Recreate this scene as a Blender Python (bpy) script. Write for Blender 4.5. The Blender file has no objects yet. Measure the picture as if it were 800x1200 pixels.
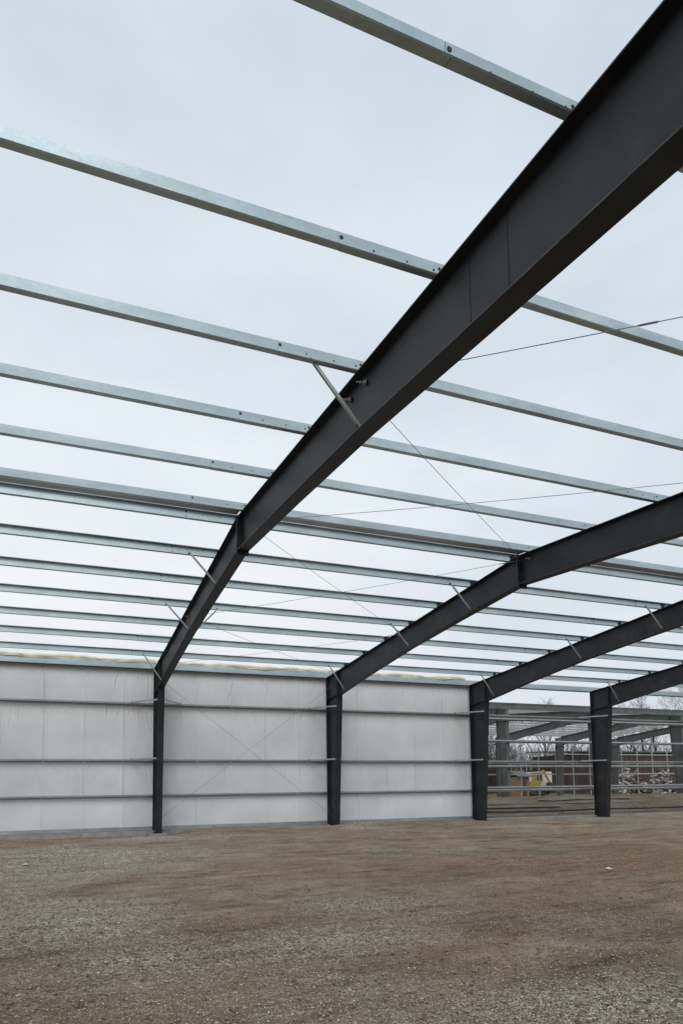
import bpy, math, random
import numpy as np
from mathutils import Vector, Matrix
random.seed(7); RNG = np.random.default_rng(11)
SC = bpy.context.scene; COL = SC.collection
# ------------------------------------------------------------------ measured layout (metres; X along building, Y towards far wall)
F_PX, CY_PX, YAW, PITCH, ROLL, CAMH = 809.04, 857.6, 22.467, 4.730, -0.777, 1.7
D, X1, B, HE, M, W2, R0, SN, SF = 29.644, 3.861, 7.78, 6.843, 0.07786, 14.514, 0.396, 2.131, 2.010
FX = [X1 + (i - 1) * B for i in range(6)]          # frame positions 0..5
YR = D - W2
ATN = math.atan(M)
def ztop(u):                                        # top of the rafter at distance u from the far wall line
    return HE + M * (W2 - abs(u - W2))

# ------------------------------------------------------------------ mesh helper
class MB:
    def __init__(s): s.v=[]; s.f=[]; s.m=[]; s.sm=[]
    def add(s, vs, fs, mi=0, smooth=False):
        o=len(s.v); s.v+= [tuple(p) for p in vs]
        for f in fs: s.f.append(tuple(o+i for i in f)); s.m.append(mi); s.sm.append(smooth)
    def box(s, a, b, mi=0):
        x0,y0,z0=a; x1,y1,z1=b
        s.add([(x0,y0,z0),(x1,y0,z0),(x1,y1,z0),(x0,y1,z0),(x0,y0,z1),(x1,y0,z1),(x1,y1,z1),(x0,y1,z1)],
              [(0,3,2,1),(4,5,6,7),(0,1,5,4),(1,2,6,5),(2,3,7,6),(3,0,4,7)],mi)
    def slab(s, pts, x0, x1, mi=0):                 # polygon in (y,z) extruded along x
        n=len(pts)
        s.add([(x0,y,z) for y,z in pts]+[(x1,y,z) for y,z in pts],
              [tuple(range(n))[::-1],tuple(range(n,2*n))]+[(i,(i+1)%n,n+(i+1)%n,n+i) for i in range(n)],mi)
    def strip(s, line, t, x0, x1, mi=0):            # thin folded sheet following an open (y,z) polyline
        L=[Vector(p) for p in line]; n=len(L); off=[]
        for i in range(n):
            a=(L[i]-L[i-1]).normalized() if i else None
            b=(L[i+1]-L[i]).normalized() if i<n-1 else None
            if a is None: nn=Vector((-b.y,b.x))
            elif b is None: nn=Vector((-a.y,a.x))
            else:
                na=Vector((-a.y,a.x)); nb=Vector((-b.y,b.x)); nn=(na+nb); nn=nn/ max(.3,nn.length_squared/2)
            off.append(nn*t/2)
        A=[L[i]+off[i] for i in range(n)]; Bq=[L[i]-off[i] for i in range(n)]
        vs=[]
        for x in (x0,x1):
            vs+=[(x,p.x,p.y) for p in A]+[(x,p.x,p.y) for p in Bq]
        fs=[]
        for i in range(n-1):
            fs+=[(i,i+1,2*n+i+1,2*n+i),(n+i+1,n+i,3*n+i,3*n+i+1),(i,n+i,n+i+1,i+1),(2*n+i,2*n+i+1,3*n+i+1,3*n+i)]
        fs+=[(0,2*n,3*n,n),(n-1,2*n-1,4*n-1,3*n-1)]
        s.add(vs,fs,mi)
    def bar(s, p, q, w, h, up=(0,0,1), mi=0):       # rectangular bar p->q
        p=Vector(p); q=Vector(q); d=(q-p).normalized(); r=d.cross(Vector(up)).normalized()*w/2; u=r.cross(d).normalized()*h/2
        vs=[p-r-u,p+r-u,p+r+u,p-r+u,q-r-u,q+r-u,q+r+u,q-r+u]
        s.add(vs,[(0,3,2,1),(4,5,6,7),(0,1,5,4),(1,2,6,5),(2,3,7,6),(3,0,4,7)],mi)
    def tube(s, pts, rad, n=6, mi=0, cap=True, smooth=True):
        pts=[Vector(p) for p in pts]; k=len(pts); rad=rad if hasattr(rad,'__len__') else [rad]*k
        vs=[]
        for i,p in enumerate(pts):
            d=(pts[min(i+1,k-1)]-pts[max(i-1,0)]).normalized()
            a=d.cross(Vector((0,0,1)) if abs(d.z)<.9 else Vector((1,0,0))).normalized(); b=d.cross(a)
            for j in range(n):
                t=2*math.pi*j/n; vs.append(p+(a*math.cos(t)+b*math.sin(t))*rad[i])
        fs=[(i*n+j,i*n+(j+1)%n,(i+1)*n+(j+1)%n,(i+1)*n+j) for i in range(k-1) for j in range(n)]
        s.add(vs,fs,mi,smooth)
        if cap: s.add(vs[:n],[tuple(range(n))[::-1]],mi); s.add(vs[-n:],[tuple(range(n))],mi)
    def disc(s, c, r, t, axis, mi=0, n=10):         # short cylinder centred on c along axis
        c=Vector(c); a=Vector(axis).normalized(); s.tube([c-a*t/2,c+a*t/2],r,n,mi,True,False)
    def build(s, name, mats, parent=None, off=None):
        me=bpy.data.meshes.new(name); me.from_pydata(s.v,[],s.f)
        for m in (mats if isinstance(mats,(list,tuple)) else [mats]): me.materials.append(m)
        me.polygons.foreach_set('material_index',s.m); me.polygons.foreach_set('use_smooth',s.sm); me.update()
        o=bpy.data.objects.new(name,me); COL.objects.link(o)
        if parent is not None: o.parent=parent
        if off is not None: o.location=off
        return o
def tag(o,label=None,cat=None,group=None,kind=None):
    if label: o['label']=label
    if cat: o['category']=cat
    if group: o['group']=group
    if kind: o['kind']=kind
    return o
def empty(name,loc,label,cat,group=None):
    o=bpy.data.objects.new(name,None); COL.objects.link(o); o.location=loc; o.empty_display_size=.3
    return tag(o,label,cat,group)
def copy_tree(o,parent=None):
    c=o.copy(); COL.objects.link(c); c.parent=parent
    for ch in [k for k in o.children]: copy_tree(ch,c)
    return c

# ------------------------------------------------------------------ materials
def mat(name):
    m=bpy.data.materials.new(name); m.use_nodes=True; nt=m.node_tree; b=nt.nodes['Principled BSDF']
    return m,nt,b
def N(nt,t,**k):
    n=nt.nodes.new(t)
    for a,v in k.items():
        if a in n.inputs: n.inputs[a].default_value=v
        else: setattr(n,a,v)
    return n
def ramp(nt,fac,stops):
    r=nt.nodes.new('ShaderNodeValToRGB'); e=r.color_ramp.elements
    while len(e)<len(stops): e.new(.5)
    for i,(p,c) in enumerate(stops): e[i].position=p; e[i].color=(*c,1) if len(c)==3 else c
    nt.links.new(fac,r.inputs[0]); return r.outputs[0]
def coords(nt,scale=(1,1,1),obj=True):
    tc=nt.nodes.new('ShaderNodeTexCoord'); mp=nt.nodes.new('ShaderNodeMapping'); mp.inputs['Scale'].default_value=scale
    nt.links.new(tc.outputs['Object'],mp.inputs[0]); return mp.outputs[0]
def noise(nt,vec,scale,detail=4,rough=.6):
    n=nt.nodes.new('ShaderNodeTexNoise'); n.inputs['Scale'].default_value=scale; n.inputs['Detail'].default_value=detail; n.inputs['Roughness'].default_value=rough
    nt.links.new(vec,n.inputs['Vector']); return n.outputs[0]
def simple(name,stops,scale=3,rough=.6,metal=0,bump=0,bscale=60,stretch=(1,1,1),rvar=0,detail=5):
    m,nt,b=mat(name); v=coords(nt,stretch); n=noise(nt,v,scale,detail)
    nt.links.new(ramp(nt,n,stops),b.inputs['Base Color']); b.inputs['Roughness'].default_value=rough; b.inputs['Metallic'].default_value=metal
    if rvar:
        mr=nt.nodes.new('ShaderNodeMapRange'); nt.links.new(n,mr.inputs[0]); mr.inputs[3].default_value=rough-rvar; mr.inputs[4].default_value=rough+rvar
        nt.links.new(mr.outputs[0],b.inputs['Roughness'])
    if bump:
        n2=noise(nt,v,bscale,4); bp=nt.nodes.new('ShaderNodeBump'); bp.inputs['Strength'].default_value=bump; bp.inputs['Distance'].default_value=.02
        nt.links.new(n2,bp.inputs['Height']); nt.links.new(bp.outputs[0],b.inputs['Normal'])
    return m
BLACK=simple('black_primer',[(.3,(.010,.012,.014)),(.50,(.016,.0185,.0215)),(.62,(.026,.029,.032)),(.76,(.050,.052,.053))],1.6,.55,0,.12,40,rvar=.12)
BLACK.node_tree.nodes['Principled BSDF'].inputs['Specular IOR Level'].default_value=.4
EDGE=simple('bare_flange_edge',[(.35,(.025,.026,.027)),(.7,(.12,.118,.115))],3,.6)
def galv(name,c0,c1,c2,rough=.42,metal=.35):
    m,nt,b=mat(name); v=coords(nt,(.35,1,1)); vo=nt.nodes.new('ShaderNodeTexVoronoi'); vo.inputs['Scale'].default_value=38
    nt.links.new(coords(nt),vo.inputs['Vector']); n=noise(nt,v,2.2,6,.65)
    sep=nt.nodes.new('ShaderNodeSeparateColor'); nt.links.new(vo.outputs['Color'],sep.inputs[0])
    mx=nt.nodes.new('ShaderNodeMath'); mx.operation='MULTIPLY_ADD'; mx.inputs[1].default_value=.10; nt.links.new(sep.outputs[0],mx.inputs[0]); nt.links.new(n,mx.inputs[2])
    nt.links.new(ramp(nt,mx.outputs[0],[(.32,c0),(.55,c1),(.78,c2)]),b.inputs['Base Color'])
    b.inputs['Metallic'].default_value=metal; b.inputs['Roughness'].default_value=rough
    return m
GALV=galv('galvanized_steel',(.33,.415,.435),(.43,.525,.55),(.56,.655,.675),.40,.65)
GALVD=galv('weathered_galvanized_steel',(.24,.27,.275),(.34,.37,.375),(.46,.485,.48),.42,.5)
HOLE=simple('bolt_dark',[(.3,(.008,.009,.010)),(.7,(.03,.03,.03))],9,.7)
GREYP=simple('grey_primer',[(.3,(.075,.084,.084)),(.55,(.115,.125,.124)),(.75,(.16,.17,.165))],1.3,.6,0,.1,30)
GREYG=simple('grey_girt_paint',[(.3,(.26,.28,.28)),(.55,(.36,.38,.375)),(.75,(.47,.48,.46))],1.1,.55,.1)
ROD=simple('steel_rod',[(.3,(.14,.145,.15)),(.7,(.26,.265,.27))],6,.5,.4)
FIBRE=simple('fibreglass',[(.28,(.42,.37,.24)),(.5,(.68,.64,.50)),(.72,(.86,.84,.74))],2.5,.95,0,.6,14,(.5,1,1))
CONC=simple('concrete',[(.3,(.24,.235,.22)),(.6,(.36,.355,.335)),(.8,(.46,.45,.43))],3,.9,0,.5,25)

def facing_mat():
    m,nt,b=mat('white_vinyl_facing'); v=coords(nt)
    n=noise(nt,v,.55,4,.55)
    nt.links.new(ramp(nt,n,[(.3,(.66,.685,.71)),(.5,(.74,.76,.785)),(.7,(.81,.825,.845))]),b.inputs['Base Color'])
    b.inputs['Roughness'].default_value=.42
    v2=coords(nt,(3.2,1,.55)); n2=noise(nt,v2,1.6,5,.6)
    v3=coords(nt,(1,1,1)); n3=noise(nt,v3,9,3,.5)
    ad=nt.nodes.new('ShaderNodeMath'); ad.operation='MULTIPLY_ADD'; ad.inputs[1].default_value=.25; nt.links.new(n3,ad.inputs[0]); nt.links.new(n2,ad.inputs[2])
    bp=nt.nodes.new('ShaderNodeBump'); bp.inputs['Strength'].default_value=.45; bp.inputs['Distance'].default_value=.05
    nt.links.new(ad.outputs[0],bp.inputs['Height']); nt.links.new(bp.outputs[0],b.inputs['Normal'])
    return m
FACING=facing_mat()
CLAD=simple('wall_cladding',[(.3,(.30,.31,.32)),(.7,(.42,.43,.44))],1,.5,.3)

def ground_mat():
    m,nt,b=mat('dirt_and_gravel'); v=coords(nt)
    at=nt.nodes.new('ShaderNodeAttribute'); at.attribute_name='gravel'
    red=nt.nodes.new('ShaderNodeAttribute'); red.attribute_name='clay'
    n1=noise(nt,v,.9,8,.68); n2=noise(nt,v,7,6,.7)
    dirt=ramp(nt,n1,[(.25,(.165,.122,.082)),(.42,(.33,.252,.174)),(.58,(.46,.364,.262)),(.75,(.62,.53,.42))])
    clay=ramp(nt,n2,[(.3,(.24,.148,.092)),(.7,(.46,.315,.21))])
    vo=nt.nodes.new('ShaderNodeTexVoronoi'); vo.inputs['Scale'].default_value=34; nt.links.new(v,vo.inputs['Vector'])
    sep=nt.nodes.new('ShaderNodeSeparateColor'); nt.links.new(vo.outputs['Color'],sep.inputs[0])
    grav=ramp(nt,sep.outputs[0],[(.0,(.16,.135,.10)),(.4,(.42,.375,.30)),(.75,(.66,.605,.50)),(1,(.92,.87,.76))])
    mx=nt.nodes.new('ShaderNodeMix'); mx.data_type='RGBA'; nt.links.new(red.outputs['Fac'],mx.inputs[0]); nt.links.new(dirt,mx.inputs[6]); nt.links.new(clay,mx.inputs[7])
    # gravel mask broken up by noise
    ma=nt.nodes.new('ShaderNodeMath'); ma.operation='MULTIPLY_ADD'; ma.inputs[1].default_value=1.6; nt.links.new(n2,ma.inputs[0])
    sb=nt.nodes.new('ShaderNodeMath'); sb.operation='SUBTRACT'; sb.inputs[1].default_value=.8; nt.links.new(at.outputs['Fac'],sb.inputs[0]); nt.links.new(sb.outputs[0],ma.inputs[2])
    cl=nt.nodes.new('ShaderNodeClamp'); nt.links.new(ma.outputs[0],cl.inputs[0])
    mx2=nt.nodes.new('ShaderNodeMix'); mx2.data_type='RGBA'; nt.links.new(cl.outputs[0],mx2.inputs[0]); nt.links.new(mx.outputs[2],mx2.inputs[6]); nt.links.new(grav,mx2.inputs[7])
    # fine speckle
    n3=noise(nt,v,55,4,.75); sp=ramp(nt,n3,[(.34,(.24,.235,.225)),(.45,(.80,.80,.80)),(.57,(1.15,1.15,1.15)),(.68,(2.1,2.1,2.0))])
    mu=nt.nodes.new('ShaderNodeMix'); mu.data_type='RGBA'; mu.blend_type='MULTIPLY'; mu.inputs[0].default_value=1; nt.links.new(mx2.outputs[2],mu.inputs[6]); nt.links.new(sp,mu.inputs[7])
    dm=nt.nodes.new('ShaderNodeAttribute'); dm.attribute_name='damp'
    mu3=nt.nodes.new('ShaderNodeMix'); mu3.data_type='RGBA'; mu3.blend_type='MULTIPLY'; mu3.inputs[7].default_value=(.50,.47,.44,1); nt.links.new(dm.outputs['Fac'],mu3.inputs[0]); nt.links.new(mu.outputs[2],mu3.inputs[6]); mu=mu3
    vs_=coords(nt,(.5,2.2,1)); st=noise(nt,vs_,1.1,7,.72); stc=ramp(nt,st,[(.36,(.58,.57,.55)),(.46,(.93,.93,.93)),(.60,(1.08,1.08,1.07)),(.72,(1.35,1.33,1.3))])
    mu2=nt.nodes.new('ShaderNodeMix'); mu2.data_type='RGBA'; mu2.blend_type='MULTIPLY'; mu2.inputs[0].default_value=1; nt.links.new(mu.outputs[2],mu2.inputs[6]); nt.links.new(stc,mu2.inputs[7]); mu=mu2
    nt.links.new(mu.outputs[2],b.inputs['Base Color']); b.inputs['Roughness'].default_value=.95; b.inputs['Specular IOR Level'].default_value=.15
    v4=coords(nt,(.42,1,1)); n4=noise(nt,v4,7,9,.72)
    vo2=nt.nodes.new('ShaderNodeTexVoronoi'); vo2.inputs['Scale'].default_value=34; nt.links.new(v,vo2.inputs['Vector'])
    a2=nt.nodes.new('ShaderNodeMath'); a2.operation='MULTIPLY_ADD'; a2.inputs[1].default_value=-.18; nt.links.new(vo2.outputs['Distance'],a2.inputs[0]); nt.links.new(n4,a2.inputs[2])
    bp=nt.nodes.new('ShaderNodeBump'); bp.inputs['Strength'].default_value=1; bp.inputs['Distance'].default_value=.16
    nt.links.new(a2.outputs[0],bp.inputs['Height']); nt.links.new(bp.outputs[0],b.inputs['Normal'])
    return m
GROUND=ground_mat()

# ------------------------------------------------------------------ ground
def hsh(ix,iy,seed):
    h=np.sin(ix*127.1+iy*311.7+seed*74.7)*43758.5453; return h-np.floor(h)
def vnoise(x,y,seed=0):
    ix=np.floor(x); iy=np.floor(y); fx=x-ix; fy=y-iy; fx=fx*fx*(3-2*fx); fy=fy*fy*(3-2*fy)
    return (hsh(ix,iy,seed)*(1-fx)+hsh(ix+1,iy,seed)*fx)*(1-fy)+(hsh(ix,iy+1,seed)*(1-fx)+hsh(ix+1,iy+1,seed)*fx)*fy
def fbm(x,y,o=4,seed=0,p=.5):
    r=0;a=1;t=0
    for i in range(o): r=r+a*vnoise(x*2**i+i*17.3,y*2**i-i*9.1,seed+i); t+=a; a*=p
    return r/t
def sstep(a,b,x):
    t=np.clip((x-a)/(b-a),0,1); return t*t*(3-2*t)
def gz(x,y):
    r=np.hypot(x,y)
    z=-.02+.09*(fbm(x*.35,y*.35,3,1)-.5)
    near=1-sstep(26,40,r)
    z=z+near*(.075*(fbm(x*1.6,y*2.6,4,5,.6)-.5)+(.035+.035*(1-sstep(8,16,r)))*(fbm(x*5,y*8,3,9,.65)-.5))
    ru=y+.35*np.sin(x*.25)+.2*x*.3                       # faint machine ruts running along the building
    z=z+near*.028*np.sin(ru*3.1)*sstep(.45,.62,fbm(x*.15,y*.4,2,31))
    z=z+.16*np.exp(-((y-28.4)/.8)**2)*(.35+fbm(x*.5,y*.2,3,3))*sstep(4.2,6,x)*(1-sstep(19,26,x)*.6)
    z=z+.10*np.exp(-((x-12.7)/1.0)**2-((y-28.3)/.7)**2)
    z=z-.07*np.exp(-((y-29.0)/1.0)**2)*(1-sstep(3.5,4.5,x))
    yy=y
    for fx in FX: z=z-.07*np.exp(-((x-fx)/.7)**2-((y-28.9)/.9)**2)
    up=.98*sstep(31.2,36.9,yy)-.55*sstep(38,60,yy)+1.0*sstep(68,130,yy)
    band=.11*np.sin(yy*2.6+.5*np.sin(x*.4)+2*fbm(x*.3,yy*.3,2,6))*sstep(31,33,yy)*(1-sstep(37,42,yy))
    hill=18*sstep(150,700,yy)*0
    return z+up+band+hill
def mask(x,y):
    g=(fbm(x*.22,y*.22,4,41,.6)-.5)*2.0+.05
    for (cx,cy,sx,sy,a) in [(.2,17,2.0,6.5,.9),(.6,10.5,1.0,2.2,.6),(4.1,4.4,1.3,.75,1.0),(5.3,4.6,1.2,.7,.6),(3.0,7.6,.9,.7,.6),(.9,7.4,.7,.6,.5),(4.2,9.5,.9,1.2,.45),(3.4,6.2,1.1,.45,-.4),(2.6,12,.9,1.6,-.6),(3,26,5,2,.4),(12,27.5,1.5,.8,.5),(2.3,5.8,.6,.4,.15),(9,10,3.2,3,-.45),(14,16,5,5,-.35),(6,15,2.5,3,-.25)]:
        g=g+a*np.exp(-((x-cx)/sx)**2-((y-cy)/sy)**2)
    return np.clip(g,0,1)
def axis(lo,hi,step,far_lo,far_hi,growth=1.18):
    c=list(np.arange(lo,hi+1e-6,step)); s=step; a=[lo]
    while a[0]>far_lo: s*=growth; a.insert(0,a[0]-s)
    s=step; b=[hi]
    while b[-1]<far_hi: s*=growth; b.append(b[-1]+s)
    return np.array(a[:-1]+c+b[1:])
xs=axis(-5,30,.11,-900,1500); 
ys=np.concatenate([axis(3.0,9.0,.055,-400,9.0)[:-1] if False else np.array([-400,-200,-100,-50,-25,-12,-6,-3,-1,0,1,2,2.6]),np.arange(3.0,10,.06),np.arange(10,31.5,.11),axis(31.5,40,.25,31.4,1500)[1:]])
ys=np.unique(ys); XX,YY=np.meshgrid(xs,ys); ZZ=gz(XX,YY)
nx,ny=len(xs),len(ys); vv=np.stack([XX.ravel(),YY.ravel(),ZZ.ravel()],1)
ii=(np.arange(ny-1)[:,None]*nx+np.arange(nx-1)[None]).ravel(); quads=np.stack([ii,ii+1,ii+nx+1,ii+nx],1)
def np_mesh(name,v,f,m):
    me=bpy.data.meshes.new(name); k=f.shape[1]
    me.vertices.add(len(v)); me.vertices.foreach_set('co',v.astype(np.float32).ravel())
    me.loops.add(f.size); me.loops.foreach_set('vertex_index',f.astype(np.int32).ravel())
    me.polygons.add(len(f)); me.polygons.foreach_set('loop_start',np.arange(0,f.size,k,dtype=np.int32)); me.polygons.foreach_set('loop_total',np.full(len(f),k,dtype=np.int32))
    me.update(calc_edges=True); me.validate(); me.materials.append(m)
    o=bpy.data.objects.new(name,me); COL.objects.link(o); return o
g=np_mesh('ground',vv,quads,GROUND)
a=g.data.attributes.new('gravel','FLOAT','POINT'); a.data.foreach_set('value',np.clip(mask(vv[:,0],vv[:,1])+.4*sstep(29,31.5,vv[:,1])-.6*sstep(37,40,vv[:,1]),0,1).astype(np.float32))
cl=sstep(.48,.62,fbm(vv[:,0]*.2,vv[:,1]*.35,3,77))*.35+.75*np.exp(-((vv[:,0]-12)/4.5)**2-((vv[:,1]-12)/4)**2)
a=g.data.attributes.new('clay','FLOAT','POINT'); a.data.foreach_set('value',np.clip(cl,0,1).astype(np.float32))
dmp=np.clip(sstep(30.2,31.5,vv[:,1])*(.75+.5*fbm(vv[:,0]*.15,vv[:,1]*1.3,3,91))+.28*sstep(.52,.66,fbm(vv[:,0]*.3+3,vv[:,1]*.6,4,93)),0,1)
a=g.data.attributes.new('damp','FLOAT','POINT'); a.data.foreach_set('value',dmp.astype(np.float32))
g.data.polygons.foreach_set('use_smooth',[True]*len(g.data.polygons))
tag(g,kind='structure')

# loose stones: one uncountable mass
def stones(name,n,y0,y1,smin,smax,m,gr,seed):
    r=np.random.default_rng(seed)
    t=r.random(n*4); y=y0*(y1/y0)**t
    x=r.uniform(-.22,1.12,n*4)*y*1.02-.3
    keep=r.random(n*4)<(.12+.9*mask(x,y)) if gr else r.random(n*4)<.5
    x=x[keep][:n]; y=y[keep][:n]; n=len(x)
    base=np.array([(1,0,0),(-1,0,0),(0,1,0),(0,-1,0),(0,0,1),(0,0,-.6)],float)
    fc=np.array([(0,2,4),(2,1,4),(1,3,4),(3,0,4),(2,0,5),(1,2,5),(3,1,5),(0,3,5)])
    s=smin*(smax/smin)**(r.random(n)**2.2)
    V=base[None]*(s[:,None]*r.uniform(.6,1.25,(n,6)))[:,:,None]
    V=V+r.normal(0,.16,(n,6,3))*s[:,None,None]
    V[:,:,2]*=.62
    a=r.uniform(0,6.28,n); c,sn=np.cos(a),np.sin(a)
    X=V[:,:,0]*c[:,None]-V[:,:,1]*sn[:,None]+x[:,None]; Y=V[:,:,0]*sn[:,None]+V[:,:,1]*c[:,None]+y[:,None]
    Z=V[:,:,2]+gz(x,y)[:,None]+(s*.15)[:,None]
    P=np.stack([X,Y,Z],2).reshape(-1,3); Fq=(np.arange(n)[:,None,None]*6+fc[None]).reshape(-1,3)
    return np_mesh(name,P,Fq,m)
STONE=mat('stone')
_m,_nt,_b=STONE
geo=_nt.nodes.new('ShaderNodeNewGeometry')
_nt.links.new(ramp(_nt,geo.outputs['Random Per Island'],[(0,(.13,.105,.08)),(.45,(.38,.335,.265)),(.88,(.60,.56,.48)),(1,(.80,.77,.70))]),_b.inputs['Base Color']); _b.inputs['Roughness'].default_value=.9
CLOD=mat('clod'); _m2,_nt,_b=CLOD
geo=_nt.nodes.new('ShaderNodeNewGeometry')
_nt.links.new(ramp(_nt,geo.outputs['Random Per Island'],[(0,(.12,.086,.058)),(.5,(.28,.21,.145)),(1,(.42,.33,.24))]),_b.inputs['Base Color']); _b.inputs['Roughness'].default_value=.95
tag(stones('gravel',80000,3.6,30,.004,.014,_m,True,3),'loose pale gravel strewn over the brown dirt','gravel',kind='stuff')
tag(stones('dirt_clods',45000,3.6,29,.005,.026,_m2,False,4),'small brown clods of dirt across the floor','dirt',kind='stuff')

# ------------------------------------------------------------------ rigid frames
FW=.27; FT=.016
FAR_D=[(1.35,1.06),(4.5,.90),(8.0,.79),(11.3,.78),(W2,.80)]
NEAR_D=[(W2,.80),(18,.80),(21.2,.83),(23.95,.93),(26.2,1.0),(2*W2-1.35,1.06)]
def yz(u,z): return (D-u,z)
def rafter_mesh(st,mi=0):
    mb=MB()
    for (u0,d0),(u1,d1) in zip(st[:-1],st[1:]):
        t0,t1=ztop(u0),ztop(u1)
        mb.slab([yz(u0,t0-FT),yz(u1,t1-FT),yz(u1,t1-d1+FT),yz(u0,t0-d0+FT)],-.005,.005)
        mb.slab([yz(u0,t0-FT),yz(u0,t0),yz(u1,t1),yz(u1,t1-FT)],-FW/2,FW/2)
        mb.slab([yz(u0,t0-d0),yz(u0,t0-d0+FT),yz(u1,t1-d1+FT),yz(u1,t1-d1)],-FW/2,FW/2)
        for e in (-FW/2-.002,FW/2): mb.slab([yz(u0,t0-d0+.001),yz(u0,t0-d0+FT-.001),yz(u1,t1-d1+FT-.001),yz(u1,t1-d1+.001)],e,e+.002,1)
    return mb
def column_mesh(mirror=False):
    mb=MB(); zi=ztop(1.35)-1.06; S=(lambda u:2*W2-u) if mirror else (lambda u:u)
    P=lambda u,z: yz(S(u),z)
    def sl(p,x0,x1): mb.slab(p,x0,x1)
    sl([P(FT,.02),P(.84-FT,.02),P(1.35-FT,zi),P(1.35-FT,ztop(1.35)-FT),P(FT,HE-FT)],-.006,.006)
    sl([P(0,.02),P(FT,.02),P(FT,HE-FT),P(0,HE-FT)],-FW/2,FW/2)                    # outer flange
    sl([P(.84-FT,.02),P(.84,.02),P(1.35,zi),P(1.35-FT,zi)],-FW/2,FW/2)            # inner tapered flange
    sl([P(1.35-.022,zi+.002),P(1.35-.002,zi+.002),P(1.35-.002,ztop(1.35)+.03),P(1.35-.022,ztop(1.35)+.03)],-FW/2-.01,FW/2+.01)   # knee end plate
    sl([P(0,HE-FT),P(0,HE),P(1.325,ztop(1.325)),P(1.325,ztop(1.325)-FT)],-FW/2,FW/2)
    sl([P(FT,zi-.10),P(FT,zi-.085),P(1.328,zi+.035),P(1.328,zi+.02)],-FW/2+.01,FW/2-.01)   # knee stiffener
    sl([P(-.04,0),P(.90,0),P(.90,.018),P(-.04,.018)],-.16,.16)                     # base plate
    for u in (.14,.68):
        for x in (-.08,.08): mb.disc((x,D-S(u),.05),.014,.07,(0,0,1))
    return mb
def end_plate(u,zlo,zhi,t=.02,w=FW+.02):
    mb=MB(); mb.slab([yz(u-t,zlo),yz(u+t,zlo),yz(u+t,zhi),yz(u-t,zhi)],-w/2,w/2)
    n=5
    for i in range(n):
        z=zlo+(zhi-zlo)*(.08+.84*i/(n-1))
        for x in (-.07,.07):
            for s in (-1,1): mb.disc((x,D-(u+s*(t+.008)),z),.017,.016,(0,1,0))
    return mb
purl_u=[('far',k,W2-(R0+k*SF)) for k in range(7)]+[('near',k,W2+(R0+k*SN)) for k in range(7)]
def clip_mesh(side,u):
    mb=MB(); z=ztop(u); y=D-u
    dy=-.010 if side=='far' else .010
    mb.box((-.075,y+dy-.004,z),(.075,y+dy+.004,z+.17))
    mb.box((-.09,y-.07,z),(.09,y+.07,z+.008))
    for x in (-.04,.04):
        for zz in (.06,.12): mb.disc((x,y+dy*1.6,z+zz),.012,.02,(0,1,0))
    return mb
def flange_brace(side,k,sx=-1):
    if side=='near': u=W2+R0+k*SN
    else: u=W2-(R0+k*SF)
    st=FAR_D if side=='far' else NEAR_D
    d=np.interp(u,[p[0] for p in st],[p[1] for p in st])
    mb=MB(); p=Vector((sx*.80,D-u-.012,ztop(u)+.03)); q=Vector((sx*.10,D-u-.012,ztop(u)-d+.05))
    a=(q-p).normalized(); nrm=a.cross(Vector((0,1,0))).normalized()
    mb.bar(p,q,.038,.004,up=nrm); mb.bar(p+Vector((0,-.02,0))+nrm*.02,q+Vector((0,-.02,0))+nrm*.02,.004,.045,up=nrm)
    mb.disc(p+Vector((0,-.01,0)),.018,.04,(0,1,0),1)
    mb.box((min(sx*.005,sx*.14),D-u-.03,ztop(u)-d+.016),(max(sx*.005,sx*.14),D-u+.0,ztop(u)-d+.10),1)
    return mb
def wall_brace(z,sx=-1):
    uc=.84+(1.35-.84)*z/5.9
    mb=MB(); p=Vector((sx*1.0,D-.03,z+.05)); q=Vector((sx*.04,D-uc+.02,z+.06))
    mb.bar(p,q,.05,.004,up=(0,0,1)); mb.bar(p+Vector((0,-.024,-.03)),q+Vector((0,-.024,-.03)),.004,.06,up=(0,0,1)); mb.disc(p,.018,.04,(0,0,1),1)
    return mb
def hillside(u):
    mb=MB(); z=ztop(u)-.16; y=D-u
    mb.tube([(-.012,y,z),(-.05,y+.015,z),(-.07,y+.02,z-.01)],[.045,.035,.012],8)
    mb.tube([(-.05,y,z),(-.14,y+.05,z+.01)],.011,6)
    mb.disc((-.085,y+.02,z),.022,.02,(1,.3,0))
    return mb
ordn=['leftmost','nearest','second','third','fourth','fifth']
LAB=['black steel frame beyond the left edge of the photo',
 'nearest black steel frame, its rafter passing overhead to the upper right corner',
 'second black steel frame, its column between two white wall panels with crossed rods',
 'third black steel frame, its column at the right end of the white wall',
 'fourth black steel frame, its column standing between the two open wall bays',
 'black steel frame beyond the right edge of the photo']
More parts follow.
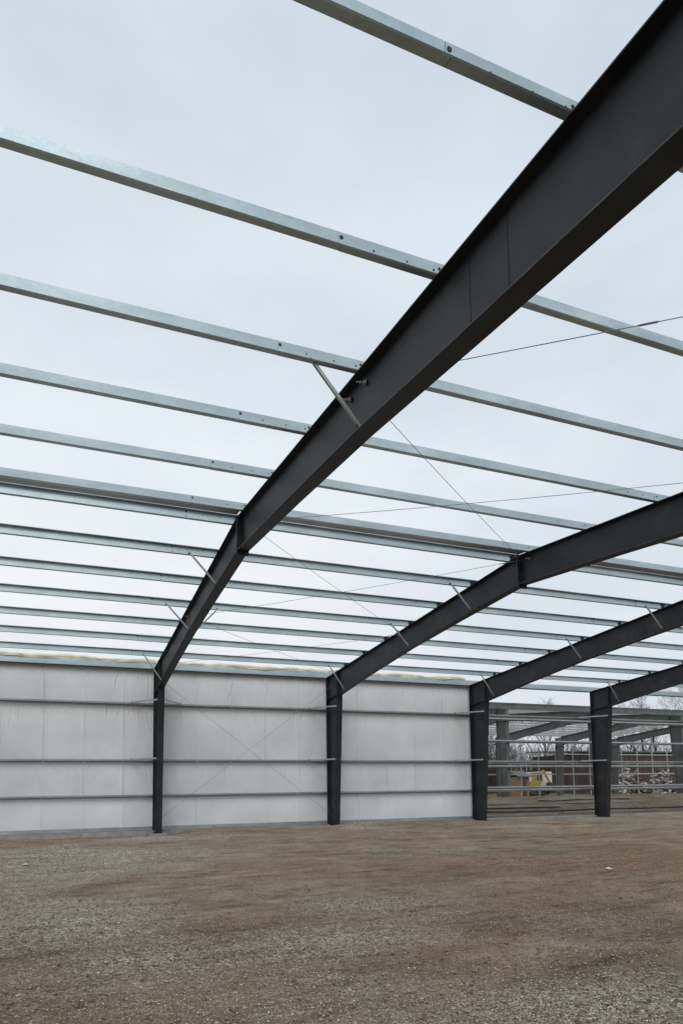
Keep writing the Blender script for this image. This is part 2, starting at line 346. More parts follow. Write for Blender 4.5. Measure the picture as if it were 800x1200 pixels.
def make_frame():
    r=empty('steel_frame',(FX[1],0,0),LAB[1],'steel frame','black rigid frames in a row')
    c=column_mesh().build('column',BLACK,r)
    column_mesh(True).build('column',BLACK,r)
    f=rafter_mesh([(1.352,1.06)]+FAR_D[1:-1]+[(W2-.024,.80)]).build('rafter',[BLACK,EDGE],r)
    n=rafter_mesh([(W2+.024,.80)]+NEAR_D[1:-1]+[(2*W2-1.352,1.06)]).build('rafter',[BLACK,EDGE],r)
    end_plate(W2,ztop(W2)-.90,ztop(W2)+.03).build('end_plate',BLACK,f)
    for u in (23.95,24.6):
        sm=MB()
        d=np.interp(u,[p[0] for p in NEAR_D],[p[1] for p in NEAR_D])
        sm.box((-.0085,D-u-.006,ztop(u)-d+.02),(.0085,D-u+.006,ztop(u)-.02))
        sm.build('web_seam',HOLE,n)
    for side,k,u in purl_u: clip_mesh(side,u).build('purlin_clip',BLACK,r)
    for side,k in (('near',3),('far',1),('far',3),('far',6)): flange_brace(side,k).build('flange_brace',[GALVD,BLACK],r)
    flange_brace('far',3,1).build('flange_brace',[GALVD,BLACK],r)
    for z in (3.0,5.37): wall_brace(z).build('wall_brace',[GALV,BLACK],r)
    return r
f1=make_frame(); FRAMES={1:f1}
for i in (0,2,3,4,5):
    c=copy_tree(f1); c.location=(FX[i],0,0); tag(c,LAB[i]); FRAMES[i]=c
for u in (21.4,20.87,7.68): hillside(u).build('rod_anchor',[ROD],f1)
wall_brace(5.37,1).build('wall_brace',[GALV,BLACK],f1)
for u in (14.9,20.9,28.6,7.4): hillside(u).build('rod_anchor',[ROD],FRAMES[2])

# concrete piers under the columns
for i in range(0,6):
    mb=MB(); mb.box((-.34,-.95,-.5),(.34,.14,-.002))
    o=mb.build('concrete_pier',CONC,None,(FX[i],D,0))
    tag(o,['concrete pier under the black frame beyond the left edge','concrete pier under the nearest black column','concrete pier under the second black column','concrete pier under the third black column','concrete pier under the fourth black column','concrete pier under the black frame beyond the right edge'][i],'concrete pier','concrete piers under the columns')

# ------------------------------------------------------------------ purlins
BAY=['left of the nearest frame','between nearest and second frames','between second and third frames','between third and fourth frames','right of the fourth frame']
ORD=['first','second','third','fourth','fifth','sixth','seventh']
LAP=1.25
def zee(side):
    h=.196; fl=.082; s=1 if side=='near' else -1      # uphill direction in y
    prof=[(-s*(fl+.010),.011),(-s*fl,0),(0,0),(0,h),(s*fl,h),(s*(fl+.012),h-.018)]
    a=ATN*s; c,sn=math.cos(a),math.sin(a)
    return [(y*c-z*sn, y*sn+z*c) for y,z in prof]
def purlin_mesh(side,odd):
    mb=MB(); x0=-LAP; x1=B+LAP
    off=(-.007,-.007) if odd else (0,0)
    L=[(y+off[0],z+off[1]) for y,z in zee(side)]
    mb.strip(L,.004,x0,x1)
    s=1 if side=='near' else -1; a=ATN*s
    def hole(x,hz,r):
        y=-hz*math.sin(a); z=hz*math.cos(a)
        mb.disc((x,y+off[0]-.0035,z+off[1]),r,.004,(0,1,0),1,10)
    for e in ((0,B) if True else ()):
        sg=1 if e==0 else -1
        hole(e-1.22 if e==0 else e+1.22,.15,.022); hole(e-1.22 if e==0 else e+1.22,.035,.016)
    for x in (-.85,-.45,-.12,.12,.45,B-.85,B-.45,B-.12,B+.12,B+.45): hole(x,.11,.011 if abs((x+B/2)%B-B/2)>.2 else .013)
    hole(-.05,.14,.018); hole(B-.05,.14,.018)
    return mb
PM={}
for side in ('near','far'):
    for odd in (0,1):
        PM[side,odd]=purlin_mesh(side,odd)
pobj={}
for side,k,u in purl_u:
    for b in range(5):
        z=ztop(u)+.012; loc=(FX[b],D-u+(.014 if side=='near' else 0),z-.004)
        key=(side,b%2)
        if key not in pobj:
            o=PM[key].build('purlin',[GALV,HOLE],None,loc); pobj[key]=o
        else:
            o=pobj[key].copy(); COL.objects.link(o); o.location=loc
        o.location.z+=random.uniform(-.004,.004); o.rotation_euler.x=random.uniform(-.012,.012)
        tag(o,'galvanized purlin, %s from the ridge on the %s slope, %s'%(ORD[k],side,BAY[b]),'purlin','galvanized roof purlins')
# eave struts
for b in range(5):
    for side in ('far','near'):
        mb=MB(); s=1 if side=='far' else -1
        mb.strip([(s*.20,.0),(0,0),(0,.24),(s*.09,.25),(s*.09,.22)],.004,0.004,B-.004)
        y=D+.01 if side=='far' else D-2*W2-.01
        eo=mb.build('eave_strut',GALV,None,(FX[b],y,HE+.015)); ca=MB(); ca.strip([(-s*.006,-.065),(-s*.006,-.006),(s*.15,-.006)],.004,.006,B-.006); ca.build('eave_shade_strip',BLACK,eo)  # black strip added below the strut, standing in for the shade line there
        tag(eo,'galvanized eave strut along the top of the %s wall %s'%('far' if side=='far' else 'near',BAY[b]),'eave strut','galvanized eave struts')

for b in range(5):
    mb=MB(); z=.006
    mb.strip([(0,z),(.24,z+.018),(.30,z+.030)],.004,.16,B-.16)
    tag(mb.build('ridge_angle',GALVD,None,(FX[b],YR-R0+.004,ztop(W2+R0))),'dark narrow steel angle under the ridge purlins, '+BAY[b],'ridge angle','ridge angles along the roof peak')
# ------------------------------------------------------------------ far wall
GZ=[1.50,2.96,5.33]; GN=['lowest','middle','top']
gobj={}
for b in range(5):
    for gi,z in enumerate(GZ):
        mb=MB(); mb.strip([(-.0,.068),(-.0,0),(.20,0),(.20,-.066)],.004,-.35,B+.35)
        mb.disc((B-.95,-.004,.035),.012,.006,(0,1,0),1); mb.disc((.6,-.004,.035),.012,.006,(0,1,0),1)
        o=mb.build('wall_girt',[GALVD if gi else GALVD,HOLE],None,(FX[b],D+.006+(.005 if b%2 else 0),z+(.0045 if b%2 else 0)))
        tag(o,'%s horizontal wall girt of the far wall, %s'%(GN[gi],BAY[b]),'wall girt','wall girts on the far wall')
def facing(b,xa,xb):
    w=xb-xa; z0,z1=.17,HE+.02; nxx=int(w/.024); nz=int((z1-z0)/.04)
    X=np.linspace(0,w,nxx+1); Z=np.linspace(z0,z1,nz+1); GX,GZZ=np.meshgrid(X,Z)
    wx=GX+xa
    Y=np.zeros_like(GX)
    lev=[z0]+[q+.0 for q in GZ]+[z1]
    for l0,l1 in zip(lev[:-1],lev[1:]):
        t=np.clip((GZZ-l0)/(l1-l0),0,1); Y-=.035*np.sin(math.pi*t)**.7*((GZZ>=l0)&(GZZ<=l1))
    Y-=.03*(fbm(wx*.9,GZZ*.7,3,50+b)-.5)
    # drawn creases fanning down from below the top girts
    r=np.random.default_rng(60+b)
    for _ in range(44):
        cx=r.uniform(.2,w-.2); top=r.choice([z1-.05,z1-.05,GZ[2]-.02,GZ[1]-.02,GZ[2]-.02]); ln=r.uniform(.35,1.3); sl=r.normal(.12,.22); wd=r.uniform(.014,.026); am=r.uniform(.008,.030)
        t=(top-GZZ)/ln; on=(t>0)&(t<1); c=cx+sl*(top-GZZ)+.03*np.sin(GZZ*5+cx)
        Y-=am*np.exp(-((GX-c)/wd)**2)*np.sin(math.pi*np.clip(t,0,1))*on
        Y+=am*.8*np.exp(-((GX-c-.06)/wd)**2)*np.sin(math.pi*np.clip(t,0,1))*on
    # roll seams
    sx=np.arange(math.ceil((xa-1.0)/1.52)*1.52+1.0-xa-1.52,w,1.52)
    for c in sx:
        wob=c+.012*np.sin(GZZ*2.3+c)
        Y-=.022*np.exp(-((GX-wob)/.016)**2)
        Y-=.010*np.clip(1-np.abs(GX-wob-.06)/.07,0,1)
    V=np.stack([GX.ravel(),Y.ravel(),GZZ.ravel()],1); n=nxx+1
    ii=(np.arange(nz)[:,None]*n+np.arange(nxx)[None]).ravel(); Fq=np.stack([ii,ii+1,ii+n+1,ii+n],1)
    o=np_mesh('insulation_facing',V,Fq,FACING); o.data.polygons.foreach_set('use_smooth',[True]*len(Fq)); return o
for b,nm in enumerate(['white insulated wall panel left of the nearest black column','white insulated wall panel with crossed rods, between nearest and second columns','white insulated wall panel between the second and third columns, rightmost of the three']):
    xa=FX[b]+(0.002 if b else 0); xb=FX[b+1]-(.0 if b<2 else -.02)
    w=empty('insulated_wall',(xa,D+.222,0),nm,'insulated wall','white insulated wall bays')
    f=facing(b,xa,xb-.002); f.parent=w
    tb=MB(); rr=random.Random(b)
    for c in np.arange(math.ceil((xa-1.0)/1.52)*1.52+1.0-xa-1.52,xb-xa,1.52):
        if c<.05: continue
        for l0,l1 in zip([.18]+GZ,GZ+[HE]):
            if rr.random()<.45: continue
            dp=rr.uniform(.015,.045)
            for q in range(8):
                za=l0+(l1-l0)*q/8; zc=l0+(l1-l0)*(q+1)/8; ya=-.035*math.sin(math.pi*q/8)**.7; yb=-.035*abs(math.sin(math.pi*(q+1)/8))**.7
                o1=.007*math.sin(za*3+c); o2=.007*math.sin(zc*3+c)
                tb.add([(c+o1,ya-dp,za),(c+o1+.007,ya-dp,za),(c+o1+.007,ya+.0,za),(c+o1,ya,za),(c+o2,yb-dp,zc),(c+o2+.007,yb-dp,zc),(c+o2+.007,yb,zc),(c+o2,yb,zc)],[(0,3,2,1),(4,5,6,7),(0,1,5,4),(1,2,6,5),(2,3,7,6),(3,0,4,7)])
        
    tb.build('seam_tabs',FACING,f)
    mb=MB(); n=int((xb-xa)/.3)
    for i in range(n):                                        # ribbed outer sheet
        x=i*.3; mb.box((x,.10,.12),(x+.3,.106,HE+.25)); mb.box((x+.11,.106,.12),(x+.16,.13,HE+.25))
    mb.build('cladding',CLAD,w)
    mb=MB(); mb.strip([(-.13,.10),(-.02,.10),(-.02,.24)],.006,0,xb-xa); mb.build('base_angle',GALVD,w)
    # fibreglass core behind the facing, visible at its free top and edges
    mb=MB(); mb.box((0,.03,.16),(xb-xa-.006,.095,HE+.0)); mb.build('insulation_core',FIBRE,w)
# fibreglass roll lying on the eave
for b in range(3):
    mb=MB(); x0=FX[b]+.02; x1=FX[b+1]-.02 - (.0 if b<2 else .3); n=90; P=[];R=[]
    for i in range(n+1):
        x=(x1-x0)*i/n; wx=x+x0
        P.append((x,.10+.03*math.sin(wx*1.3)+.02*math.sin(wx*4.1),HE+.33+.02*math.sin(wx*2.1)+.006*math.sin(wx*7.3)+random.uniform(-.003,.003)))
        R.append(.085+.018*math.sin(wx*1.7+1)+.012*math.sin(wx*5.9)+random.uniform(-.006,.006))
    R[0]*=.5;R[-1]*=.4
    mb.tube(P,R,10)
    for i in range(0,n,2):                                    # ragged torn tufts
        p=P[i]; mb.tube([(p[0],p[1]-.06,p[2]),(p[0]+random.uniform(.1,.3),p[1]-.09,p[2]-.03-random.uniform(0,.03))],[.022,.006],5)
    mb.tube([(q[0],q[1]-.075,q[2]-.07+.01*math.sin(q[0]*9)) for q in P],[.028+.012*math.sin(q[0]*3.3) for q in P],7)
    o=mb.build('insulation_roll',FIBRE,None,(x0,D,0))
    tag(o,'beige fibreglass insulation rolled on top of the eave, %s'%BAY[b],'insulation roll','fibreglass rolls along the eave')

# concrete kerb under the wall
mb=MB(); mb.box((FX[0]-1,D-.02,-.5),(FX[5]+1,D+.42,.088)); k=mb.build('concrete_kerb',CONC)
mb=MB()
tag(k,'low concrete kerb running under the far wall and open bays','concrete kerb')
# black pipe near ground in open bays
for b,(lab) in ((3,'black pipe slung low between the third and fourth columns'),(4,'black pipe slung low right of the fourth column')):
    mb=MB(); n=24
    P=[(x,-.03,.40+.06*(2*t-1)**4*(1 if t<.5 else .0)-.02*math.sin(math.pi*t)) for t,x in [(i/n,.14+(B-.28)*i/n) for i in range(n+1)]]
    mb.tube(P,.048,10)
    tag(mb.build('black_pipe',BLACK,None,(FX[b],D,0)),lab,'pipe','black pipes low across the open bays')

# ------------------------------------------------------------------ bracing rods
def rod(p,q,label,r=.0055,sag=.05,tb=None,grp='cross bracing rods under the roof'):
    p=Vector(p); q=Vector(q); n=14
    o=empty('bracing_rod',p,label,'bracing rod',grp)
    P=[(q-p)*(i/n)-Vector((0,0,sag*4*(i/n)*(1-i/n))) for i in range(n+1)]
    mb=MB(); mb.tube(P,r,6); mb.build('rod',ROD,o)
    if tb is not None:
        a=(q-p).normalized(); c=(q-p)*tb-Vector((0,0,sag*4*tb*(1-tb)))
        mb=MB(); mb.tube([c-a*.12,c-a*.09,c+a*.09,c+a*.12],[.007,.013,.013,.007],8); mb.build('turnbuckle',ROD,o)
def RP(fr,u): return (FX[fr]+(.02 if fr==1 else -.02),D-u,ztop(u)-.12)
nodes=[1.3,7.55,14.6,21.15,28.9]
nn=['lowest far slope panel','upper far slope panel','near slope panel by the ridge','panel nearest the camera']
for i in range(4):
    a,b2=nodes[i],nodes[i+1]
    if i==3: a=21.5; b2=29.4
    rod(RP(1,a),RP(2,b2),'thin roof rod coming nearer to the right, %s'%nn[i],tb=.312 if i==3 else .95)
    rod(RP(1,b2),RP(2,a),'thin roof rod going farther to the right, %s'%nn[i],tb=.95)
rod((FX[1]+.02,D-.62,6.35),(FX[2]-.02,D-.6,.40),'thin wall rod sloping down to the right across the white wall',sag=.0,grp='crossed rods on the white wall')
rod((FX[1]+.02,D-.5,.50),(FX[2]-.02,D-.7,6.45),'thin wall rod sloping up to the right across the white wall',sag=.0,grp='crossed rods on the white wall')

# ------------------------------------------------------------------ second building beyond, grey skeleton
G2=GREYP; Y2N,Y2F=37.4,60.8; W22=(Y2F-Y2N)/2; YR2=(Y2N+Y2F)/2; H2=6.95
def z2(y): return H2+M*(W22-abs(y-YR2))
def floor2(y): return float(gz(np.array([40.]),np.array([y]))[0])
def frame2():
    r=empty('grey_steel_frame',(FX[4],Y2N,0),'','steel frame','grey frames of the building behind')
    for m in (0,1):
        mb=MB(); S=(lambda u:u) if not m else (lambda u:Y2F-Y2N-u); zb=floor2(Y2F if m else Y2N)-.05
        P=lambda u,z:(S(u),z)
        mb.slab([P(.02,zb),P(.7,zb),P(1.1,H2-.95),P(1.1,H2+.02),P(.02,H2-.04)],-.006,.006)
        mb.slab([P(0,zb),P(.02,zb),P(.02,H2-.03),P(0,H2-.03)],-.12,.12)
        mb.slab([P(.70,zb),P(.715,zb),P(1.12,H2-.95),P(1.10,H2-.95)],-.12,.12)
        mb.slab([P(1.09,H2-.94),P(1.11,H2-.94),P(1.11,H2+.10),P(1.09,H2+.10)],-.13,.13)
        mb.slab([P(.02,H2-.97),P(.02,H2-.95),P(1.09,H2-.90),P(1.09,H2-.92)],-.11,.11)
        mb.build('column',G2,r)
        mb=MB(); st=[(1.13,.95),(4,.75),(W22,.62)]
        for (u0,d0),(u1,d1) in zip(st[:-1],st[1:]):
            t0,t1=z2(Y2N+u0),z2(Y2N+u1)
            mb.slab([P(u0,t0-.02),P(u1,t1-.02),P(u1,t1-d1+.02),P(u0,t0-d0+.02)],-.005,.005)
            mb.slab([P(u0,t0-.02),P(u0,t0),P(u1,t1),P(u1,t1-.02)],-.12,.12)
            mb.slab([P(u0,t0-d0),P(u0,t0-d0+.02),P(u1,t1-d1+.02),P(u1,t1-d1)],-.12,.12)
        mb.build('rafter',G2,r)
    return r
F2=frame2(); L2=['grey steel frame of the back building, just right of the third black column','grey steel frame of the back building, mostly behind the fourth black column','grey steel frame of the back building, its column at the right edge']
F2X=[FX[4]-B*1,FX[4],FX[4]+B,FX[4]+2*B,FX[4]+3*B,FX[4]+4*B]
L2=['grey steel frame of the back building hidden behind the white wall',
'grey back building frame with its column just right of the third black column',
'grey steel frame of the back building, mostly hidden by the fourth black column',
'grey steel frame of the back building, its column at the right edge of the photo',
'grey steel frame of the back building, only its far column and rafter seen',
'grey steel frame farthest right in the back building']
for i,x in enumerate(F2X):
    o=F2 if i==0 else copy_tree(F2); o.location=(x,Y2N,0); tag(o,L2[i])
XA,XB=F2X[0],F2X[-1]
for gi,z in enumerate((1.62,2.98,4.62,6.05)):
    mb=MB(); mb.strip([(-.02,.085),(-.02,0),(.2,0),(.2,-.06)],.006,0,XB-XA)
    tag(mb.build('back_wall_girt',GREYG,None,(XA,Y2N-.22,z)),'long light grey girt on the near side of the back building, %s of four'%['lowest','second lowest','third lowest','highest'][gi],'wall girt','near side girts of the back building')
for gi,z in enumerate((2.9,4.1,5.1,6.3)):
    mb=MB(); mb.strip([(.0,.13),(0,0),(-.2,0)],.006,0,XB-XA+20)
    tag(mb.build('rear_wall_girt',GREYG,None,(XA,Y2F+.24,z)),'thin girt on the rear side of the back building, %s of four'%['lowest','second lowest','third lowest','highest'][gi],'wall girt','rear side girts of the back building')
mb=MB(); mb.strip([(.1,-.22),(0,-.22),(0,.10),(.1,.10)],.006,0,XB-XA); mb.box((0,-.03,.11),(XB-XA,.25,.20))
eb=mb.build('eave_beam',GREYP,None,(XA,Y2N-.04,H2+.02)); tag(eb,'grey eave beam along the near edge of the back building roof','eave beam')
for k in range(9):
    for s in (-1,1):
        if s==1 and k==0: continue
        y=YR2+s*(.3+k*1.35); mb=MB(); mb.strip([(-.07,0),(0,0),(0,.2),(.07,.2)],.005,0,XB-XA)
        tag(mb.build('back_purlin',GREYG,None,(XA,y,z2(y)+.02)),'grey purlin on the back building, %s from the ridge on its %s slope'%((ORD+['eighth','ninth'])[k],'near' if s<0 else 'far'),'purlin','purlins of the back building')
# light posts of the rear wall framing
pc=0; postx=[x for x in np.arange(41.5,80,2.35)]
PLAB=ORD+['eighth','ninth','tenth','eleventh','twelfth','thirteenth','fourteenth','fifteenth','sixteenth','seventeenth']
for i,x in enumerate(postx):
    mb=MB(); mb.strip([(.05,0),(0,0),(0,.0),(-.0,.12),(.05,.12)],.008,-.0,.1) if False else mb.box((-.05,0,0),(.05,.12,5.55))
    tag(mb.build('wall_post',GREYG,None,(x,Y2F+.48,.45)),'thin light post of the rear wall framing, %s from the left'%PLAB[i],'post','rear wall posts of the back building')

# brown barn beyond
BROWN=simple('brown_boards',[(.3,(.045,.032,.026)),(.6,(.085,.062,.050)),(.8,(.13,.10,.08))],1.2,.85,0,.3,10,(3,1,.3))
ROOFM=simple('barn_roof',[(.3,(.08,.08,.085)),(.7,(.15,.15,.15))],1,.7)
WHITE=simple('white_trim',[(.3,(.5,.5,.48)),(.7,(.72,.72,.70))],2,.6)
YEL=simple('machine_yellow',[(.3,(.22,.18,.02)),(.7,(.42,.33,.04))],2,.5)
TAN=simple('raw_lumber',[(.3,(.16,.10,.05)),(.7,(.30,.20,.11))],3,.8,0,.2,20,(.3,3,3))
GLASS=simple('dark_glass',[(.3,(.02,.022,.025)),(.7,(.04,.045,.05))],2,.15)
BARK=simple('bark',[(.3,(.030,.024,.020)),(.6,(.060,.050,.042)),(.8,(.11,.095,.08))],2,.95,0,.4,14)
RUB=mat('rubble'); geo=RUB[1].nodes.new('ShaderNodeNewGeometry')
RUB[1].links.new(ramp(RUB[1],geo.outputs['Random Per Island'],[(0,(.05,.04,.035)),(.35,(.18,.10,.07)),(.6,(.30,.26,.22)),(.8,(.70,.68,.64)),(1,(.85,.84,.80))]),RUB[2].inputs['Base Color'])
barn=empty('brown_barn',(70,76,.4),'long dark brown barn behind the back building, seen between its columns','barn')
mb=MB(); mb.box((0,0,0),(60,14,5.9)); 
for i in range(150): mb.box((i*.4+.02,-.03,0),(i*.4+.06,.0,5.9))
mb.build('wall',BROWN,barn)
mb=MB(); mb.slab([(-.5,5.92),(14.6,6.6),(14.6,6.8),(-.5,6.12)],-.6,60.6); mb.build('roof',ROOFM,barn)
# lumber shed
sh=empty('lumber_shed',(50.8,68,.5),'small tan lumber shed seen left of the yellow excavator','shed')
mb=MB(); mb.box((0,0,0),(1.5,3,2.3)); mb.build('wall',TAN,sh); mb=MB(); mb.slab([(-.3,2.3),(1.5,2.95),(3.3,2.3),(3.3,2.42),(1.5,3.07),(-.3,2.42)],-.2,1.7); mb.build('roof',ROOFM,sh)
mb=MB(); mb.box((.5,-.03,.05),(1.1,-.005,1.9)); mb.build('door',BROWN,sh)
# excavator
ex=empty('excavator',(55.9,71,.55),'small yellow excavator parked beyond the grey frames','excavator')
mb=MB(); 
for s in (0,1.5): mb.tube([(-1.2,s,.35),(-1.0,s,.12),(1.0,s,.12),(1.2,s,.35),(1.0,s,.62),(-1.0,s,.62),(-1.2,s,.35)],.17,8)
mb.build('track',BROWN,ex)
mb=MB(); mb.box((-1.2,-.1,.85),(.5,1.6,1.7)); mb.box((-1.3,.1,1.0),(-1.15,1.4,1.6)); mb.build('body',YEL,ex)
cb=MB(); cb.box((-.3,-.1,1.7),(.75,.75,2.75)); cb.box((-.35,-.15,2.75),(.8,.8,2.85)); cabo=cb.build('cab',YEL,ex)
w=MB(); w.box((-.15,-.125,1.85),(.6,-.105,2.65)); w.box((.755,0,1.85),(.775,.65,2.65)); w.build('window',GLASS,cabo)
mb=MB(); mb.bar((.5,1.2,1.4),(1.9,1.2,3.1),.22,.32,(0,1,0)); mb.build('boom',YEL,ex)
mb=MB(); mb.bar((1.85,1.2,3.15),(2.9,1.2,1.6),.18,.24,(0,1,0)); mb.build('arm',YEL,ex)
mb=MB(); mb.slab([(.85,.9),(1.55,.9),(1.55,1.6),(.85,1.6)],2.6,3.2); mb.build('bucket',BROWN,ex)
# white box trailer
tr=empty('white_trailer',(57.2,73,.55),'white box trailer behind the yellow excavator','trailer')
mb=MB(); mb.box((0,0,.6),(2.6,2.3,3.0)); mb.box((-.02,-.02,.55),(2.62,2.32,.62)); mb.build('body',WHITE,tr)
for s in (.8,1.7):
    mb=MB(); mb.disc((s,-.05,.35),.35,.2,(0,1,0),n=16); mb.build('wheel',GLASS,tr)
mb=MB(); mb.bar((2.6,1.1,.5),(4,1.1,.5),.1,.1); mb.build('hitch',GLASS,tr)
# debris pile
def debris(name,x0,x1,y0,y1,zmax,n,seed):
    r=random.Random(seed); mb=MB()
    for _ in range(n):
        x=r.uniform(x0,x1); y=r.uniform(y0,y1); t=1-abs((y-(y0+y1)/2)/((y1-y0)/2)); z=.3+r.uniform(0,zmax*(.3+.7*t))*(.55+.45*math.sin(x*1.1))
        a=r.uniform(0,6.28); e=r.gauss(0,.5); l=r.uniform(.25,1.5) ; w=r.uniform(.08,.30)
        d=Vector((math.cos(a)*math.cos(e),math.sin(a)*math.cos(e),math.sin(e)))*l/2
        mb.bar(Vector((x,y,z))-d,Vector((x,y,z))+d,w,r.uniform(.03,.2),(0,.1,1))
    return mb.build(name,RUB[0])
tag(debris('debris_heap',60,96,62.5,66.5,4.2,3000,5),'heap of broken pale and reddish timber and rubble behind the back building','debris',kind='stuff')

# ------------------------------------------------------------------ bare trees
def bare_tree(h,seed,depth=5,spread=.5):
    r=random.Random(seed); tk=MB(); br=MB()
    def grow(p,d,l,rad,lev):
        n=5; pts=[p]; q=p.copy(); dd=d.copy()
        for i in range(n):
            dd=(dd+Vector((r.gauss(0,.10),r.gauss(0,.10),r.gauss(.02,.06)))).normalized(); q=q+dd*l/n; pts.append(q.copy())
        rr=[rad*(1-.55*i/n) for i in range(n+1)]
        (tk if lev==0 else br).tube(pts,rr,6 if lev<2 else 3,cap=False)
        if lev>=depth: return
        kids=[7,5,4,4,3][lev]
        for j in range(kids):
            t=r.uniform(.3,1) if lev else r.uniform(.28,1); i=min(n-1,int(t*n)); b=pts[i].lerp(pts[i+1],t*n-i)
            az=r.uniform(0,6.28); sp=r.uniform(.35,.85)*(1 if lev else 1.0)
            side=Vector((math.cos(az),math.sin(az),0)); nd=(dd*math.cos(sp)+side*math.sin(sp)+Vector((0,0,.12))).normalized()
            grow(b,nd,l*r.uniform(.42,.66),max(.009,rad*(1-.5*t)*.52),lev+1)
    grow(Vector((0,0,0)),Vector((r.gauss(0,.03),r.gauss(0,.03),1)).normalized(),h*.62,h*.013,0)
    return tk,br
tl=[(77,96,15.2,'small bare treetop showing above the middle of the back building'),
    (92,93,15.5,'bare tree just right of the fourth black column'),
    (96.5,90,17,'bare tree second right of the fourth column, thin upright limbs'),
    (100,97,17.5,'bare tree between the thin limbed tree and the thick trunked tree'),
    (103.5,92,22,'tallest bare tree with a thick trunk near the right edge'),
    (109,96,21,'bare tree at the right edge of the photo'),
    (114,92,21,'bare tree beyond the right edge'),
    (67,95,11.5,'low bare tree behind the yellow excavator'),
    (61,90,10.8,'low bare tree seen behind the lumber shed'),
    (84,98,12.5,'bare tree behind the gap left of the fourth column'),
    (72,101,11.5,'low bare tree behind the white trailer'),
    (56,97,11,'leftmost bare tree behind the lumber shed')]
for i,(x,y,h,l) in enumerate(tl):
    t=empty('bare_tree',(x,y,.9),l,'tree','bare trees beyond the site')
    tk,br=bare_tree(h,100+i); tk.build('trunk',BARK,t); br.build('crown',BARK,t)
# brush mass
def brush(x0,x1,y0,y1,n,h,seed):
    r=random.Random(seed); mb=MB()
    for _ in range(n):
        x=r.uniform(x0,x1); y=r.uniform(y0,y1); hh=h*r.uniform(.5,1.1); p=Vector((x,y,.7)); d=Vector((r.gauss(0,.12),r.gauss(0,.12),1))
        q=p+d*hh*.5; e=q+Vector((r.gauss(0,.25),r.gauss(0,.25),1))*hh*.5; mb.tube([p,q,e],[.05,.035,.012],3,cap=False)
        for j in range(7):
            b=p.lerp(q,r.uniform(.2,1)) if r.random()<.5 else q.lerp(e,r.random()); f=b+Vector((r.gauss(0,.5),r.gauss(0,.5),r.uniform(.3,1)))*hh*.22
            mb.tube([b,f],[.016,.006],3,cap=False)
    return mb.build('brushwood',BARK)
tag(brush(45,135,84,112,3600,8.0,9),'brown leafless brushwood along the far edge of the site','brushwood',kind='stuff')
FARH=simple('far_woods',[(.3,(.055,.048,.042)),(.7,(.10,.09,.08))],.3,1)
xs2=np.arange(-300,700,2.5); mb=MB(); r=random.Random(2)
P=[(x,190+6*math.sin(x*.02),0) for x in xs2]; hh=[5.2+2.0*fbm(np.array([x*.06]),np.array([.3]),3,8)[0]+1.5*r.random() for x in xs2]
prev=None
V=[];Fq=[]
for i,x in enumerate(xs2):
    V+= [(x,190,0),(x,197,hh[i]),(x,225,hh[i]*.9),(x,235,0)]
    if i:
        o=4*(i-1); 
        for j in range(3): Fq.append((o+j,o+4+j,o+5+j,o+j+1))
mb.add(V,Fq,0,True); tag(mb.build('far_woodland',FARH),'low brown band of distant woodland','woodland',kind='stuff')

# steel members lying on the ground between the buildings
for i,(x,y,l,a) in enumerate([(19.6,32.3,7.2,.004),(20.5,33.7,7.6,-.01),(19.9,35.0,7.0,.012),(27.6,32.6,7.3,.0),(28.4,34.2,7.0,.012),(28.0,35.6,7.4,-.008)]):
    zz=float(gz(np.array([x+3.]),np.array([y]))[0])+.05; mb=MB(); mb.strip([(-.09,.06),(-.09,0),(.10,0),(.10,.06)],.005,0,l)
    o=mb.build('loose_girt',GALVD,None,(x,y,zz)); o.rotation_euler=(.1,0,a)
    tag(o,'%s loose steel girt lying on the ground %s'%(['front','middle','rear'][i%3],'between the third and fourth columns' if i<3 else 'right of the fourth column'),'girt','loose girts lying between the two buildings')
# scraps on the ground
def scrap(x,y,s,lab):
    z=float(gz(np.array([x]),np.array([y]))[0])+.015; mb=MB(); r=random.Random(x)
    pts=[(math.cos(a)*s*r.uniform(.6,1.2),math.sin(a)*s*r.uniform(.4,.8),r.uniform(0,.03)) for a in [i*1.05 for i in range(6)]]
    mb.add(pts+[(px,py,pz-.006) for px,py,pz in pts]+[(0,0,.05),(0,0,.04)],[(i,(i+1)%6,12) for i in range(6)]+[((i+1)%6+6,i+6,13) for i in range(6)]+[(i,i+6,(i+1)%6+6,(i+1)%6) for i in range(6)])
    tag(mb.build('paper_scrap',WHITE,None,(x,y,z)),lab,'scrap','pale scraps on the dirt')
scrap(10.59,11.27,.10,'crumpled pale scrap on the brown dirt at the right')
scrap(-.63,18.3,.10,'small pale scrap on the gravel at the left edge')

# ------------------------------------------------------------------ world, sun
w=bpy.data.worlds.new('World'); SC.world=w; w.use_nodes=True; nt=w.node_tree; bg=nt.nodes['Background']
SUN_EL,SUN_AZ=math.radians(48),math.radians(200)
sky=nt.nodes.new('ShaderNodeTexSky'); sky.sky_type='NISHITA'; sky.sun_disc=False; sky.sun_elevation=SUN_EL; sky.sun_rotation=SUN_AZ; sky.dust_density=4
tc=nt.nodes.new('ShaderNodeTexCoord'); sx=nt.nodes.new('ShaderNodeSeparateXYZ'); nt.links.new(tc.outputs['Generated'],sx.inputs[0])
grad=ramp(nt,sx.outputs[2],[(0.0,(7.3,7.8,8.6)),(.22,(8.7,9.2,9.5)),(.45,(8.4,9.15,9.6)),(.75,(6.5,7.4,8.3))])
mp=nt.nodes.new('ShaderNodeMapping'); mp.inputs['Scale'].default_value=(1,1,2.6); nt.links.new(tc.outputs['Generated'],mp.inputs[0])
cn=noise(nt,mp.outputs[0],2.3,5,.5)
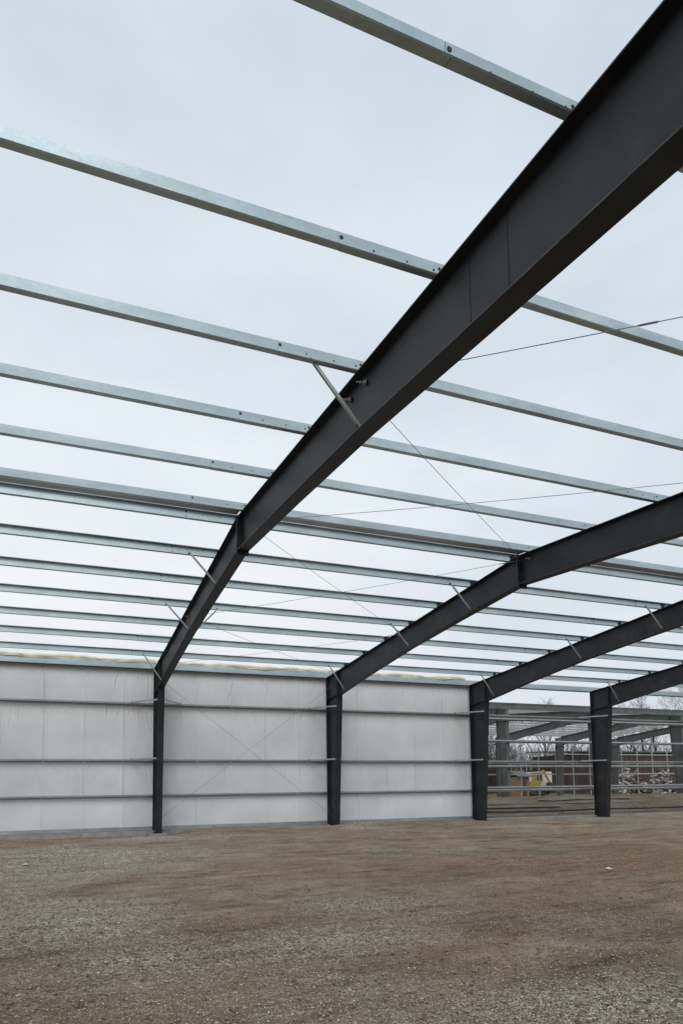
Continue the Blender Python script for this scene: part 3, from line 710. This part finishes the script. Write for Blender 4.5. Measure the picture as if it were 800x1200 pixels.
cr=ramp(nt,cn,[(.32,(.86,.885,.92)),(.48,(.98,.98,.985)),(.66,(1.08,1.06,1.045))])
mu=nt.nodes.new('ShaderNodeMix'); mu.data_type='RGBA'; mu.blend_type='MULTIPLY'; mu.inputs[0].default_value=1; nt.links.new(grad,mu.inputs[6]); nt.links.new(cr,mu.inputs[7])
mx=nt.nodes.new('ShaderNodeMix'); mx.data_type='RGBA'; mx.inputs[0].default_value=.93; nt.links.new(sky.outputs[0],mx.inputs[6]); nt.links.new(mu.outputs[2],mx.inputs[7])
nt.links.new(mx.outputs[2],bg.inputs[0]); bg.inputs[1].default_value=.1
sl=bpy.data.lights.new('sun','SUN'); sl.energy=1.1; sl.angle=math.radians(35); sl.color=(1,.97,.93)
so=bpy.data.objects.new('sun',sl); COL.objects.link(so); so['kind']='structure'
dv=Vector((math.sin(SUN_AZ)*math.cos(SUN_EL),math.cos(SUN_AZ)*math.cos(SUN_EL),math.sin(SUN_EL))); so.rotation_euler=dv.to_track_quat('Z','Y').to_euler(); so.location=(0,-10,30)

# ------------------------------------------------------------------ camera (vertical shift lens, as the upright lines of the photo show)
y,a,r=map(math.radians,(YAW,PITCH,ROLL))
Fv=Vector((math.sin(y)*math.cos(a),math.cos(y)*math.cos(a),math.sin(a))); Rv=Vector((math.cos(y),-math.sin(y),0)); Uv=Rv.cross(Fv)
R2=Rv*math.cos(r)+Uv*math.sin(r); U2=-Rv*math.sin(r)+Uv*math.cos(r)
cd=bpy.data.cameras.new('camera'); co=bpy.data.objects.new('camera',cd); COL.objects.link(co); SC.camera=co
co.matrix_world=Matrix(((R2.x,U2.x,-Fv.x,0),(R2.y,U2.y,-Fv.y,0),(R2.z,U2.z,-Fv.z,CAMH),(0,0,0,1)))
cd.sensor_fit='HORIZONTAL'; cd.sensor_width=36; cd.lens=F_PX/800*36; cd.shift_x=0; cd.shift_y=(CY_PX-600)/800
cd.clip_start=.1; cd.clip_end=4000
vs=SC.view_settings; vs.view_transform='Standard'; vs.look='None'; vs.exposure=0; vs.gamma=1
